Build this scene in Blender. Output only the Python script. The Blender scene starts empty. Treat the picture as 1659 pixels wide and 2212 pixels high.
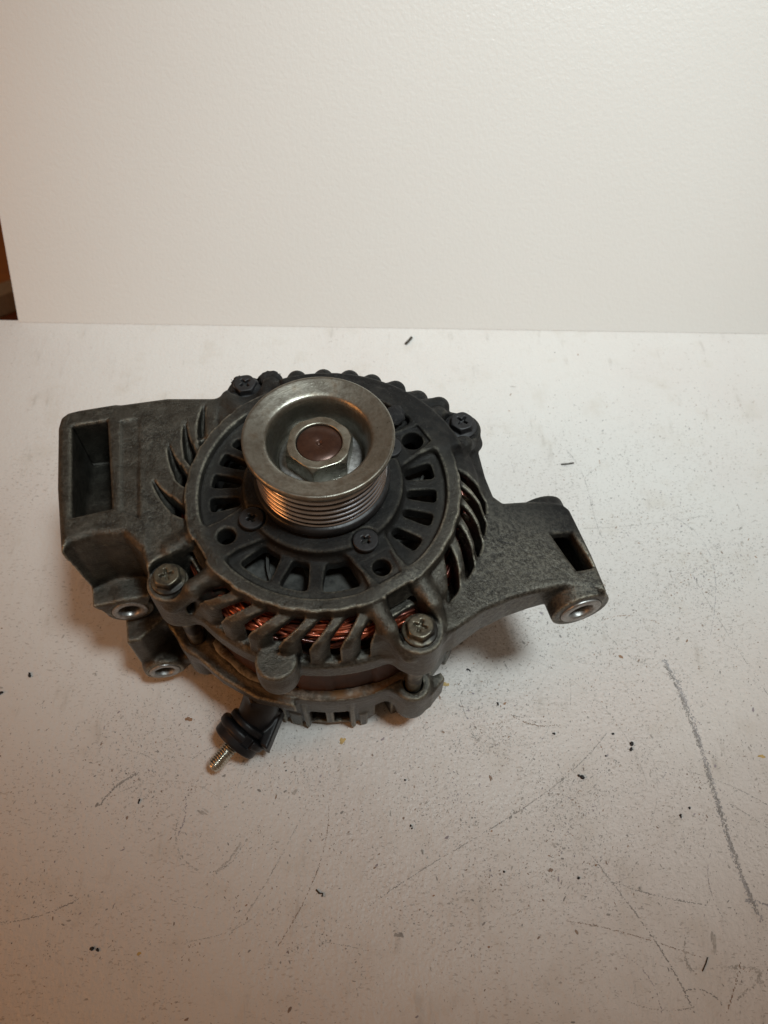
import bpy, bmesh, math, random
import numpy as np
from mathutils import Vector, Matrix

random.seed(7); RNG = np.random.default_rng(7)
SC = bpy.context.scene
COL = SC.collection
TZ = -38.0          # table height in the alternator's own millimetres (pulley axis at x=y=0)
PI = math.pi

# ------------------------------------------------------------------ camera
CC = np.array([25.56, -179.2, 345.3]); FPX = 1661.0
_p, _r = math.radians(57.94), math.radians(1.26)
CF = np.array([0, math.cos(_p), -math.sin(_p)])
_R = np.array([1.0, 0, 0]); _U = np.cross(_R, CF)
CR = _R*math.cos(_r) + _U*math.sin(_r)
CU = -_R*math.sin(_r) + _U*math.cos(_r)

def at(x, y, z):
    """point (mm) at height z that shows at pixel x, y of a 1659 x 2212 picture"""
    d = CF + CR*(x-829.5)/FPX + CU*(1106-y)/FPX
    return CC + d*(z-CC[2])/d[2]

def W(p):
    return ((p[0])/1000, (p[1])/1000, (p[2]-TZ)/1000)

cam = bpy.data.objects.new('camera', bpy.data.cameras.new('camera'))
COL.objects.link(cam); SC.camera = cam
cam.data.sensor_fit = 'VERTICAL'; cam.data.sensor_height = 24; cam.data.lens = 24*FPX/2212
cam.data.clip_start = 0.01; cam.data.clip_end = 50
M = Matrix(((CR[0], CU[0], -CF[0]), (CR[1], CU[1], -CF[1]), (CR[2], CU[2], -CF[2]))).to_4x4()
M.translation = Vector(W(CC)); cam.matrix_world = M
cam.data.dof.use_dof = True; cam.data.dof.focus_distance = 0.335; cam.data.dof.aperture_fstop = 9.0

# ------------------------------------------------------------------ light
world = bpy.data.worlds.new('World'); SC.world = world; world.use_nodes = True
bg = world.node_tree.nodes['Background']
bg.inputs[0].default_value = (1.0, 0.66, 0.42, 1); bg.inputs[1].default_value = 0.13

def lamp(name, kind, loc, target, energy, color, **kw):
    d = bpy.data.lights.new(name, kind); d.energy = energy; d.color = color
    for k, v in kw.items(): setattr(d, k, v)
    o = bpy.data.objects.new(name, d); COL.objects.link(o); o.location = loc
    o.rotation_euler = (Vector(target)-Vector(loc)).to_track_quat('-Z', 'Y').to_euler()
    return o
lamp('work_lamp', 'SPOT', (0.42, -0.15, 1.40), (0.090, 0.288, 0.0), 83, (0.89, 0.99, 1.0),
     spot_size=math.radians(39.3), spot_blend=1.0, shadow_soft_size=0.14)
lamp('warm_fill_lamp', 'AREA', (-1.25, -0.55, 0.75), (0.0, 0.0, 0.03), 4.6, (1.0, 0.38, 0.10), shape='DISK', size=0.7)  # unseen fill added to give the warm ambient a direction and tint the shadows
SC.view_settings.view_transform = 'Standard'; SC.view_settings.look = 'None'
SC.view_settings.exposure = 0; SC.view_settings.gamma = 1
SC.cycles.max_bounces = 8

# ------------------------------------------------------------------ materials
class NT:
    def __init__(s, name):
        s.m = bpy.data.materials.new(name); s.m.use_nodes = True
        s.t = s.m.node_tree; s.b = s.t.nodes['Principled BSDF']
        s.tc = s.n('ShaderNodeTexCoord').outputs['Object']
    def n(s, typ, **kw):
        n = s.t.nodes.new(typ)
        for k, v in kw.items(): setattr(n, k, v)
        return n
    def set(s, sock, v):
        if isinstance(v, bpy.types.NodeSocket): s.t.links.new(v, sock)
        elif isinstance(v, (tuple, list)) and len(v) == 3 and sock.type == 'RGBA': sock.default_value = (*v, 1)
        else: sock.default_value = v
    def noise(s, scale, detail=4, rough=.55, vec=None, dist=0):
        n = s.n('ShaderNodeTexNoise'); s.set(n.inputs['Vector'], vec or s.tc)
        n.inputs['Scale'].default_value = scale; n.inputs['Detail'].default_value = detail
        n.inputs['Roughness'].default_value = rough; n.inputs['Distortion'].default_value = dist
        return n.outputs['Fac']
    def voro(s, scale, vec=None, feature='F1', out='Distance'):
        n = s.n('ShaderNodeTexVoronoi', feature=feature); s.set(n.inputs['Vector'], vec or s.tc)
        n.inputs['Scale'].default_value = scale
        return n.outputs[out]
    def ramp(s, v, a, b, lo=0.0, hi=1.0, smooth=True):
        n = s.n('ShaderNodeMapRange'); n.interpolation_type = 'SMOOTHSTEP' if smooth else 'LINEAR'
        s.set(n.inputs[0], v); n.inputs[1].default_value = a; n.inputs[2].default_value = b
        n.inputs[3].default_value = lo; n.inputs[4].default_value = hi
        return n.outputs[0]
    def mix(s, f, a, b, mode='MIX'):
        n = s.n('ShaderNodeMix', data_type='RGBA', blend_type=mode)
        s.set(n.inputs[0], f); s.set(n.inputs[6], a); s.set(n.inputs[7], b)
        return n.outputs[2]
    def math(s, op, a, b=0.0, c=0.0):
        n = s.n('ShaderNodeMath', operation=op); s.set(n.inputs[0], a); s.set(n.inputs[1], b); s.set(n.inputs[2], c)
        return n.outputs[0]
    def xyz(s):
        n = s.n('ShaderNodeSeparateXYZ'); s.set(n.inputs[0], s.tc); return n.outputs
    def bump(s, h, strength, dist=.001, prev=None):
        n = s.n('ShaderNodeBump'); s.set(n.inputs['Height'], h); n.inputs['Strength'].default_value = strength
        n.inputs['Distance'].default_value = dist
        if prev: s.set(n.inputs['Normal'], prev)
        return n.outputs[0]
    def out(s, color=None, rough=None, metal=None, normal=None, **kw):
        if color is not None: s.set(s.b.inputs['Base Color'], color)
        if rough is not None: s.set(s.b.inputs['Roughness'], rough)
        if metal is not None: s.set(s.b.inputs['Metallic'], metal)
        if normal is not None: s.set(s.b.inputs['Normal'], normal)
        for k, v in kw.items(): s.set(s.b.inputs[k], v)
        return s.m

def m_cast(name, clean, mid, grime, gl=0.0):
    """cast aluminium under oil and dust; grime gathers on the face round the shaft and on the far side"""
    t = NT(name); x, y, z = t.xyz()
    r = t.math('POWER', t.math('ADD', t.math('MULTIPLY', x, x), t.math('MULTIPLY', y, y)), 0.5)
    big = t.noise(28, 5, .6); midn = t.noise(120, 6, .7); fine = t.noise(620, 5, .8); sp = t.noise(1300, 3, .7)
    f_in = t.ramp(t.math('ADD', r, t.math('MULTIPLY', big, 0.016)), 0.053, 0.068, 1, 0)
    f_up = t.ramp(t.math('ADD', t.math('ADD', y, t.math('MULTIPLY', x, 0.35)), t.math('MULTIPLY', big, 0.04)), 0.026, 0.062, 0, 1)
    f_up = t.math('MULTIPLY', f_up, t.ramp(x, -0.075, -0.045, 0, 1))
    g = t.math('MAXIMUM', t.math('MULTIPLY', f_in, 0.96), f_up)
    g = t.math('MAXIMUM', g, t.ramp(r, 0.028, 0.042, 1, 0))
    g = t.math('MULTIPLY', g, t.ramp(midn, .25, .55, .70, 1.0))
    g = t.math('ADD', g, gl)
    c = t.mix(t.ramp(midn, .28, .74), mid, clean)
    c = t.mix(t.ramp(big, .38, .66, .35, 0), c, (0.050, 0.040, 0.030))
    c = t.mix(t.ramp(x, .055, .085, 0, .5), c, clean)
    # grain: oily black pores and bare bright grains
    pore = t.math('MULTIPLY', t.ramp(fine, .42, .56, 1, 0), t.math('ADD', t.ramp(big, .38, .66, .12, .50), t.ramp(x, .05, .08, 0, .38)))
    c = t.mix(pore, c, (0.013, 0.013, 0.014))
    bare = t.math('MULTIPLY', t.ramp(fine, .58, .76, 0, .38), t.ramp(g, .3, .95, 1, .12))
    c = t.mix(bare, c, (0.40, 0.375, 0.30))
    c = t.mix(g, c, grime)
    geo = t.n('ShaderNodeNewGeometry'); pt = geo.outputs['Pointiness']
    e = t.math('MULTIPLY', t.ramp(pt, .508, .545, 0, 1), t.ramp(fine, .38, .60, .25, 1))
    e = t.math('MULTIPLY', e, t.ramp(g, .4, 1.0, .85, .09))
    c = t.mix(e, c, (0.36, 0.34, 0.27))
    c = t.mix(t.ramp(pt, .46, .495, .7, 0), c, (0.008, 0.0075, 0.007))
    c = t.mix(t.ramp(sp, .66, .74, 0, .35), c, (0.36, .34, .29))
    ro = t.math('ADD', t.ramp(midn, .3, .7, .30, .46), t.ramp(g, 0, 1, 0, .18))
    me = t.math('MAXIMUM', t.ramp(g, 0, 1, .78, .02), t.math('MULTIPLY', e, .8))
    nb = t.bump(sp, .35, .0005); nb = t.bump(fine, .40, .0010, nb); nb = t.bump(midn, .40, .0016, nb)
    return t.out(c, ro, me, nb, **{'Specular IOR Level': t.ramp(g, 0, 1, .5, .25)})
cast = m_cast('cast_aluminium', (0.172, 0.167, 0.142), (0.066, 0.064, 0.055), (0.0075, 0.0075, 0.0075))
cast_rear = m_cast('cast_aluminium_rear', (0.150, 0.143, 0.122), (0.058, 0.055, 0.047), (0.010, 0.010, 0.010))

def m_metal(name, col, col2, rough=.35, scale=300, metal=.9, bump=.2, spot=None, spotth=(.6, .66)):
    t = NT(name); a = t.noise(scale, 5, .65); b = t.noise(scale*.2, 4)
    c = t.mix(t.ramp(a, .35, .68), col, col2)
    if spot: c = t.mix(t.ramp(b, *spotth), c, spot)
    return t.out(c, t.ramp(b, .3, .7, rough*.75, rough*1.35), metal, t.bump(a, bump, .0004))
def m_pulley():
    t = NT('turned_pulley_steel'); x, y, z = t.xyz(); a = t.noise(700, 5, .65); b = t.noise(140, 5, .6)
    r = t.math('POWER', t.math('ADD', t.math('MULTIPLY', x, x), t.math('MULTIPLY', y, y)), 0.5)
    w = t.n('ShaderNodeTexNoise', noise_dimensions='1D'); t.set(w.inputs['W'], r); w.inputs['Scale'].default_value = 3500; w.inputs['Detail'].default_value = 3
    c = t.mix(t.ramp(a, .35, .68), (.38, .37, .325), (.28, .27, .23))
    c = t.mix(t.ramp(b, .46, .74), c, (.19, .15, .11))
    c = t.mix(t.ramp(w.outputs['Fac'], .35, .7, 0, .35), c, (.18, .165, .13))
    c = t.mix(t.ramp(a, .64, .72, 0, .7), c, (.09, .07, .05))
    c = t.mix(t.ramp(r, .0196, .0212, .55, 0), c, (.14, .13, .105))     # darker colour inside the bowl
    return t.out(c, t.ramp(b, .3, .7, .28, .46), .9, t.bump(w.outputs['Fac'], .12, .0002, t.bump(a, .25, .0004)))
pulley_m = m_pulley()
steel = m_metal('worn_steel', (.37, .345, .28), (.27, .25, .20), .36, 700, .9, .22, (.20, .155, .115), (.46, .80))
steel_cup = m_metal('pulley_cup_steel', (.40, .38, .31), (.24, .225, .18), .42, 240, .8, .3, (.11, .08, .055), (.55, .7))
steel_nut = m_metal('zinc_nut', (.50, .49, .42), (.33, .32, .26), .30, 500, .9, .25)
steel_bright = m_metal('machined_face', (.46, .46, .45), (.28, .28, .27), .42, 700, .85, .3)
def m_groove():
    t = NT('polished_groove_steel'); x, y, z = t.xyz(); a = t.noise(160, 4); b = t.noise(45, 4)
    r = t.math('POWER', t.math('ADD', t.math('MULTIPLY', x, x), t.math('MULTIPLY', y, y)), 0.5)
    c = t.mix(t.ramp(a, .35, .68), (.72, .76, .84), (.58, .61, .67))
    c = t.mix(t.math('MULTIPLY', t.ramp(x, -.019, -.008, .6, 0), t.ramp(b, .3, .6, .5, 1)), c, (.34, .16, .05))  # warm orange reflection painted into the colour of the left side
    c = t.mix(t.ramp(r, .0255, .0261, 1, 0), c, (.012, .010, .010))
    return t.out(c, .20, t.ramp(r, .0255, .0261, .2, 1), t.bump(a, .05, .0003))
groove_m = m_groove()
brown_steel = m_metal('oxidised_shaft_end', (.085, .040, .026), (.060, .028, .020), .34, 300, .45, .2, (.12, .06, .04), (.6, .75))
black_iron = m_metal('blackened_flange', (.030, .030, .031), (.016, .016, .017), .33, 300, .3, .2)
bolt_m = m_metal('oily_bolt_steel', (.20, .18, .13), (.07, .063, .050), .36, 330, .6, .5, (.03, .028, .025), (.48, .6))
bolt_dark = m_metal('grimed_bolt_steel', (.030, .030, .032), (.018, .018, .019), .5, 330, .2, .5)
zinc_y = m_metal('yellow_zinc_stud', (.68, .66, .58), (.46, .42, .34), .25, 500, .95, .15, (.45, .30, .14), (.60, .72))
fan_m = m_metal('dusty_rotor_steel', (.10, .10, .092), (.035, .035, .033), .5, 200, .3, .4)
dark_m = m_metal('dark_interior_steel', (.03, .028, .026), (.015, .014, .013), .5, 300, .2, .3)

def m_stator():
    t = NT('rusty_stator_laminations'); x, y, z = t.xyz()
    a = t.noise(90, 5, .6); b = t.noise(500, 3)
    c = t.mix(t.ramp(a, .35, .65), (.085, .034, .018), (.045, .020, .013))
    w = t.n('ShaderNodeTexWave', bands_direction='Z'); t.set(w.inputs[0], t.tc); w.inputs['Scale'].default_value = 500
    return t.out(c, .6, .15, t.bump(w.outputs['Fac'], .3, .0003, t.bump(b, .4, .0004)))
stator_m = m_stator()
def m_copper():
    t = NT('enamelled_copper'); a = t.noise(60, 3)
    c = t.mix(t.ramp(a, .38, .62), (.46, .105, .045), (.07, .020, .015))
    return t.out(c, .28, .55, None, **{'Coat Weight': .3})
copper = m_copper()
def m_rubber():
    t = NT('black_moulded_plastic'); a = t.noise(300, 4); b = t.noise(60, 4)
    c = t.mix(t.ramp(b, .4, .65), (.006, .006, .007), (.013, .013, .015))
    return t.out(c, .42, 0, t.bump(a, .25, .0004), **{'Specular IOR Level': .3})
plastic = m_rubber()
def m_grime():
    t = NT('caked_black_grime'); a = t.noise(420, 6, .7)
    c = t.mix(t.ramp(a, .45, .7), (.010, .010, .011), (.032, .031, .030))
    return t.out(c, .85, 0, t.bump(a, .9, .0012))
grime_m = m_grime()

def m_table():
    t = NT('painted_white_tabletop')
    big = t.noise(9, 4, .6); md = t.noise(45, 5, .6); fine = t.noise(260, 4, .6)
    mp = t.n('ShaderNodeMapping'); t.set(mp.inputs[0], t.tc); mp.inputs['Rotation'].default_value = (0, 0, 1.1); mp.inputs['Scale'].default_value = (1, .22, 1)
    streak = t.noise(150, 5, .6, mp.outputs[0])
    c = t.mix(t.ramp(big, .35, .7), (.735, .715, .685), (.71, .675, .645))
    c = t.mix(t.math('MULTIPLY', t.ramp(md, .52, .72), .5), c, (.64, .60, .545))
    c = t.mix(t.math('MULTIPLY', t.ramp(streak, .57, .68), t.ramp(md, .45, .62, 0, .35)), c, (.45, .42, .38))
    c = t.mix(t.math('MULTIPLY', t.ramp(fine, .62, .70), t.ramp(big, .42, .6, 0, .5)), c, (.42, .36, .31))
    orange = t.voro(420)
    mp2 = t.n('ShaderNodeMapping'); t.set(mp2.inputs[0], t.tc); mp2.inputs['Rotation'].default_value = (0, 0, -.9); mp2.inputs['Scale'].default_value = (.38, 1, 1)
    fl = t.noise(900, 2, .6, mp2.outputs[0]); fl2 = t.noise(420, 4, .75, mp2.outputs[0]); msk = t.ramp(t.noise(17, 4, .6), .40, .60, .15, 1)
    msk = t.math('MULTIPLY', msk, t.ramp(t.xyz()[1], .05, .17, 1, .25))
    c = t.mix(t.math('MULTIPLY', t.ramp(fl, .60, .66, 0, .75), msk), c, (.43, .40, .37))
    c = t.mix(t.math('MULTIPLY', t.ramp(fl2, .60, .67, 0, .65), msk), c, (.47, .42, .36))
    nb = t.bump(orange, .16, .0008); nb = t.bump(t.noise(650, 3), .38, .0007, nb); nb = t.bump(streak, .30, .0009, nb); nb = t.bump(fine, .22, .0012, nb)
    return t.out(c, t.ramp(md, .3, .7, .38, .5), 0, nb)
table_m = m_table()
def m_board():
    t = NT('white_melamine_panel'); a = t.noise(420, 3, .5); b = t.noise(900, 2, .5); s = t.voro(170)
    c = t.mix(t.noise(5, 3), (.73, .715, .68), (.77, .76, .73))
    nb = t.bump(a, .30, .0007); nb = t.bump(b, .20, .0004, nb); nb = t.bump(t.ramp(s, .0, .08, 1, 0), .12, .0005, nb)
    return t.out(c, .33, 0, nb)
board_m = m_board()
def m_flat(name, col, rough=.7, var=.25, scale=300):
    t = NT(name); a = t.noise(scale, 3)
    return t.out(t.mix(t.ramp(a, .35, .65), col, tuple(c*(1-var) for c in col)), rough)
def m_wood():
    t = NT('orange_brown_wood'); mp = t.n('ShaderNodeMapping'); t.set(mp.inputs[0], t.tc); mp.inputs['Scale'].default_value = (1, 12, 1)
    a = t.noise(6, 5, .6, mp.outputs[0])
    return t.out(t.mix(a, (.42, .16, .02), (.26, .085, .012)), .4)
wood_m = m_wood()

# ------------------------------------------------------------------ object helpers
def link(o, parent=None, label=None, cat=None, group=None, kind=None):
    if o.name not in COL.objects: COL.objects.link(o)
    if parent is not None: o.parent = parent
    if label: o['label'] = label
    if cat: o['category'] = cat
    if group: o['group'] = group
    if kind: o['kind'] = kind
    return o
def mesh_obj(name, V, F, mat, parent=None, smooth=True, **kw):
    """V in alternator mm, F a list of faces or an (n,4) / (n,3) array"""
    me = bpy.data.meshes.new(name); V = np.asarray(V, np.float32)/1000
    if isinstance(F, np.ndarray):
        k = F.shape[1]; n = len(F)
        me.vertices.add(len(V)); me.vertices.foreach_set('co', V.ravel())
        me.loops.add(n*k); me.loops.foreach_set('vertex_index', F.ravel().astype(np.int32))
        me.polygons.add(n); me.polygons.foreach_set('loop_start', np.arange(0, n*k, k, dtype=np.int32))
        me.update(calc_edges=True)
    else:
        me.from_pydata([tuple(v) for v in V], [], F); me.update()
    if smooth: me.polygons.foreach_set('use_smooth', [True]*len(me.polygons))
    me.materials.append(mat)
    return link(bpy.data.objects.new(name, me), parent, **kw)

# ---- signed-distance modelling of castings
class Grid:
    def __init__(s, lo, hi, h):
        s.lo = np.array(lo, float); s.h = h
        s.n = np.ceil((np.array(hi)-s.lo)/h).astype(int)+1
        s.ax = [(s.lo[i]+h*np.arange(s.n[i])).astype(np.float32) for i in range(3)]
        s.V = np.full(tuple(s.n), 9.0, np.float32)
    def box(s, lo, hi, pad=4.0):
        sl = []
        for i in range(3):
            a = int(np.clip(math.floor((lo[i]-pad-s.lo[i])/s.h), 0, s.n[i])); b = int(np.clip(math.ceil((hi[i]+pad-s.lo[i])/s.h)+1, 0, s.n[i]))
            sl.append(slice(a, b))
        X = s.ax[0][sl[0]][:, None, None]; Y = s.ax[1][sl[1]][None, :, None]; Z = s.ax[2][sl[2]][None, None, :]
        return tuple(sl), X, Y, Z
    def add(s, lo, hi, f, k=1.5):
        sl, X, Y, Z = s.box(lo, hi, 4+k); s.V[sl] = smin(s.V[sl], f(X, Y, Z), k)
    def cut(s, lo, hi, f, k=1.0):
        sl, X, Y, Z = s.box(lo, hi, 3+k); s.V[sl] = -smin(-s.V[sl], f(X, Y, Z), k)
    def mesh(s, smooth=1):
        return surface_nets(s.V, s.lo, s.h, smooth)
def smin(a, b, k):
    if k <= 0: return np.minimum(a, b)
    h = np.clip(.5+.5*(b-a)/k, 0, 1)
    return b*(1-h)+a*h-k*h*(1-h)
def rbox(dx, dz, r=0.0):
    """combine two half-extent distances with a rounded edge"""
    dx = dx+r; dz = dz+r
    return np.minimum(np.maximum(dx, dz), 0)+np.sqrt(np.maximum(dx, 0)**2+np.maximum(dz, 0)**2)-r
def poly2(P, X, Y):
    P = np.asarray(P, float); d = None; ins = None
    for i in range(len(P)):
        a, b = P[i], P[(i+1) % len(P)]
        ex, ey = b-a; wx = X-a[0]; wy = Y-a[1]
        t = np.clip((wx*ex+wy*ey)/(ex*ex+ey*ey+1e-9), 0, 1)
        q = (wx-ex*t)**2+(wy-ey*t)**2; d = q if d is None else np.minimum(d, q)
        c = ((a[1] > Y) != (b[1] > Y)) & (X < (b[0]-a[0])*(Y-a[1])/((b[1]-a[1]) or 1e-9)+a[0])
        ins = c if ins is None else ins ^ c
    d = np.sqrt(d); return np.where(ins, -d, d).astype(np.float32)
def prism(g, P, z0, z1, r=1.5, k=2.0, op='add', extra=None):
    """vertical prism over polygon P; z0, z1 numbers or functions of X, Y"""
    P = np.array([(p[0], p[1]) for p in P])
    zlo = z0 if not callable(z0) else 0; zhi = z1 if not callable(z1) else 90
    def f(X, Y, Z):
        d = poly2(P, X, Y)
        a = z0(X, Y) if callable(z0) else z0; b = z1(X, Y) if callable(z1) else z1
        v = rbox(d, np.maximum(a-Z, Z-b), r)
        if extra is not None: v = extra(v, X, Y, Z)
        return v
    getattr(g, op)((P[:, 0].min(), P[:, 1].min(), zlo), (P[:, 0].max(), P[:, 1].max(), zhi), f, k)
def capsule(g, a, b, ra, rb=None, k=2.0, op='add'):
    a = np.array(a, float); b = np.array(b, float); rb = ra if rb is None else rb; R = max(ra, rb)
    def f(X, Y, Z):
        e = b-a; t = np.clip(((X-a[0])*e[0]+(Y-a[1])*e[1]+(Z-a[2])*e[2])/(e@e), 0, 1)
        return np.sqrt((X-a[0]-e[0]*t)**2+(Y-a[1]-e[1]*t)**2+(Z-a[2]-e[2]*t)**2)-(ra+(rb-ra)*t)
    getattr(g, op)(np.minimum(a, b)-R, np.maximum(a, b)+R, f, k)
def cyl(g, a, b, r, rd=.8, k=1.5, op='add'):
    """flat-ended cylinder from a to b"""
    a = np.array(a, float); b = np.array(b, float); L = np.linalg.norm(b-a); e = (b-a)/L
    def f(X, Y, Z):
        dx, dy, dz = X-a[0], Y-a[1], Z-a[2]; t = dx*e[0]+dy*e[1]+dz*e[2]
        rr = np.sqrt(np.maximum(dx*dx+dy*dy+dz*dz-t*t, 0))
        return rbox(rr-r, np.abs(t-L/2)-L/2, rd)
    getattr(g, op)(np.minimum(a, b)-r, np.maximum(a, b)+r, f, k)
def revolve(g, prof, k=0.5, off=0.0):
    P = np.array(prof, float); rm = P[:, 0].max()
    def f(X, Y, Z):
        R = np.sqrt(X*X+Y*Y)[:, :, 0]; rs = np.arange(0, R.max()+.5, .25, dtype=np.float32); z = Z[0, 0]
        T = poly2(P, rs[:, None], z[None, :])-off
        out = np.empty((R.shape[0], R.shape[1], len(z)), np.float32)
        for i in range(len(z)): out[:, :, i] = np.interp(R, rs, T[:, i])
        return out
    g.add((-rm, -rm, P[:, 1].min()), (rm, rm, P[:, 1].max()), f, k)
def polar(X, Y):
    return np.sqrt(X*X+Y*Y), np.degrees(np.arctan2(Y, X))
def wrap(a): return (a+180) % 360-180

def surface_nets(V, lo, h, smooth=1):
    I = V < 0; n = V.shape
    cs = [(i, j, k) for i in (0, 1) for j in (0, 1) for k in (0, 1)]
    S = sum(I[i:n[0]-1+i, j:n[1]-1+j, k:n[2]-1+k].astype(np.int8) for i, j, k in cs)
    act = np.argwhere((S > 0) & (S < 8)); idx = np.full(S.shape, -1, np.int32); idx[tuple(act.T)] = np.arange(len(act))
    vals = np.stack([V[act[:, 0]+i, act[:, 1]+j, act[:, 2]+k] for i, j, k in cs], 1)
    pos = np.zeros((len(act), 3)); cnt = np.zeros(len(act))
    for a in range(8):
        for b in range(a+1, 8):
            ca, cb = np.array(cs[a]), np.array(cs[b])
            if np.abs(ca-cb).sum() != 1: continue
            va, vb = vals[:, a], vals[:, b]; m = (va < 0) != (vb < 0)
            t = va[m]/(va[m]-vb[m]); pos[m] += ca+(cb-ca)*t[:, None]; cnt[m] += 1
    P = (act+pos/cnt[:, None])*h+lo
    Q = []
    for ax in range(3):
        u, v = [(1, 2), (2, 0), (0, 1)][ax]
        A = np.take(I, range(0, n[ax]-1), ax); B = np.take(I, range(1, n[ax]), ax)
        e = np.argwhere(A != B); e = e[(e[:, u] > 0) & (e[:, v] > 0) & (e[:, u] < n[u]-1) & (e[:, v] < n[v]-1)]
        fl = A[tuple(e.T)]; q = []
        for du, dv in ((-1, -1), (0, -1), (0, 0), (-1, 0)):
            c = e.copy(); c[:, u] += du; c[:, v] += dv; q.append(idx[tuple(c.T)])
        q = np.stack(q, 1); q[~fl] = q[~fl][:, ::-1]; Q.append(q)
    Q = np.concatenate(Q)
    for _ in range(smooth):
        A = np.zeros_like(P); c = np.zeros(len(P))
        for i in range(4):
            a, b = Q[:, i], Q[:, (i+1) % 4]
            for d in range(3): A[:, d] += np.bincount(a, P[b, d], len(P))+np.bincount(b, P[a, d], len(P))
            c += np.bincount(a, minlength=len(P))+np.bincount(b, minlength=len(P))
        P = P*.5+.5*A/c[:, None]
    return P, Q

def lathe(prof, n=128, a0=0.0):
    V = []; F = []; m = len(prof)
    for i in range(n):
        t = 2*PI*i/n+a0
        for r, z in prof: V.append((r*math.cos(t), r*math.sin(t), z))
    for i in range(n):
        for j in range(m-1):
            a = i*m+j; b = ((i+1) % n)*m+j; F.append((a, b, b+1, a+1))
    return np.array(V), np.array(F)
def frame_from(axis):
    z = np.array(axis, float); z /= np.linalg.norm(z)
    x = np.cross((0, 0, 1) if abs(z[2]) < .9 else (1, 0, 0), z); x /= np.linalg.norm(x)
    return np.stack([x, np.cross(z, x), z], 1)
def place(V, c, axis=None):
    V = np.asarray(V, float)
    if axis is not None: V = V @ frame_from(axis).T
    return V+np.array(c)

# ------------------------------------------------------------------ setting: table, board, floor
def slab(name, corners, thick, nrm, mat, bevel=.0008, **kw):
    bm = bmesh.new(); c = [Vector(W(p)) for p in corners]; n = Vector(nrm)*thick/1000
    v = [bm.verts.new(p) for p in c]+[bm.verts.new(p-n) for p in c]
    bm.faces.new(v[:4]); bm.faces.new(v[4:][::-1])
    for i in range(4): bm.faces.new((v[i], v[i+4], v[(i+1) % 4+4], v[(i+1) % 4]))
    bmesh.ops.recalc_face_normals(bm, faces=bm.faces)
    bmesh.ops.bevel(bm, geom=bm.edges[:], offset=bevel, segments=2, affect='EDGES')
    me = bpy.data.meshes.new(name); bm.to_mesh(me); bm.free(); me.materials.append(mat)
    return link(bpy.data.objects.new(name, me), **kw)
bl, br = at(40, 697, TZ), at(1659, 722, TZ)
ed = (br-bl)/np.linalg.norm(br-bl)
tl = bl-ed*400+np.array([0, 0, 0]); tr = br+ed*250
table = slab('table', [(-480, -420, TZ), (620, -420, TZ), tr+np.array([0, 3, 0]), tl+np.array([0, 3, 0])], 28, (0, 0, 1), table_m, kind='structure')
# the panel leans back so that its left edge runs through (0, 475)
best = None
perp = np.array([-ed[1], ed[0], 0])
for L in np.linspace(5, 60, 221):
    up = perp*math.sin(math.radians(L))+np.array([0, 0, 1])*math.cos(math.radians(L))
    q = bl+up*60; d = q-CC; w = d@CF; x = 829.5+FPX*(d@CR)/w; y = 1106-FPX*(d@CU)/w
    # x on the photographed line at this y
    e = abs(x-(40-40*(697-y)/222))
    if best is None or e < best[0]: best = (e, L, up)
_, LEAN, up = best
nb = np.cross(ed, up); nb = nb if nb[1] < 0 else -nb
b0 = bl.copy(); b1 = br+ed*250
slab('white_panel', [b0, b1, b1+up*620, b0+up*620], 16, tuple(nb), board_m, bevel=.0003,
     label='large white laminate panel leaning back behind the alternator', cat='panel')
fz = TZ-520
slab('floor', [(-2600, -1500, fz), (2600, -1500, fz), (2600, 3200, fz), (-2600, 3200, fz)], 20, (0, 0, 1), wood_m, kind='structure')
s0, s1 = at(-260, 735, fz+40), at(60, 618, fz+40)
dd = (s1-s0)/np.linalg.norm(s1-s0); pp = np.array([-dd[1], dd[0], 0])
slab('skirting_board', [s0, s1+dd*900, s1+dd*900+pp*30, s0+pp*30], 38, (0, 0, 1), m_flat('grey_paint', (.33, .27, .20)),
     label='pale strip on the floor beyond the table edge at the left', cat='floor strip')
q0, q1 = s0+pp*4, s1+dd*900+pp*4
slab('floor_rug', [(-2500, s0[1]-600, fz+6), (s1[0]+700, s1[1]-900, fz+6), s1+dd*600-np.array([0, 0, 34])-pp*6, s0-dd*400-np.array([0, 0, 34])-pp*6], 5, (0, 0, 1), m_flat('dark_red_brown', (.15, .045, .018)),
     label='dark red-brown floor covering in front of the pale strip', cat='rug')

# ------------------------------------------------------------------ the alternator
root = bpy.data.objects.new('alternator', None); root.location = (0, 0, -TZ/1000)
link(root, label='greasy used car alternator standing on its back with ribbed pulley upwards', cat='alternator')
BOLT = [-146, -56, 34, 124]
def pol(a, r, z=0.0): return np.array([r*math.cos(math.radians(a)), r*math.sin(math.radians(a)), z])

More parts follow.
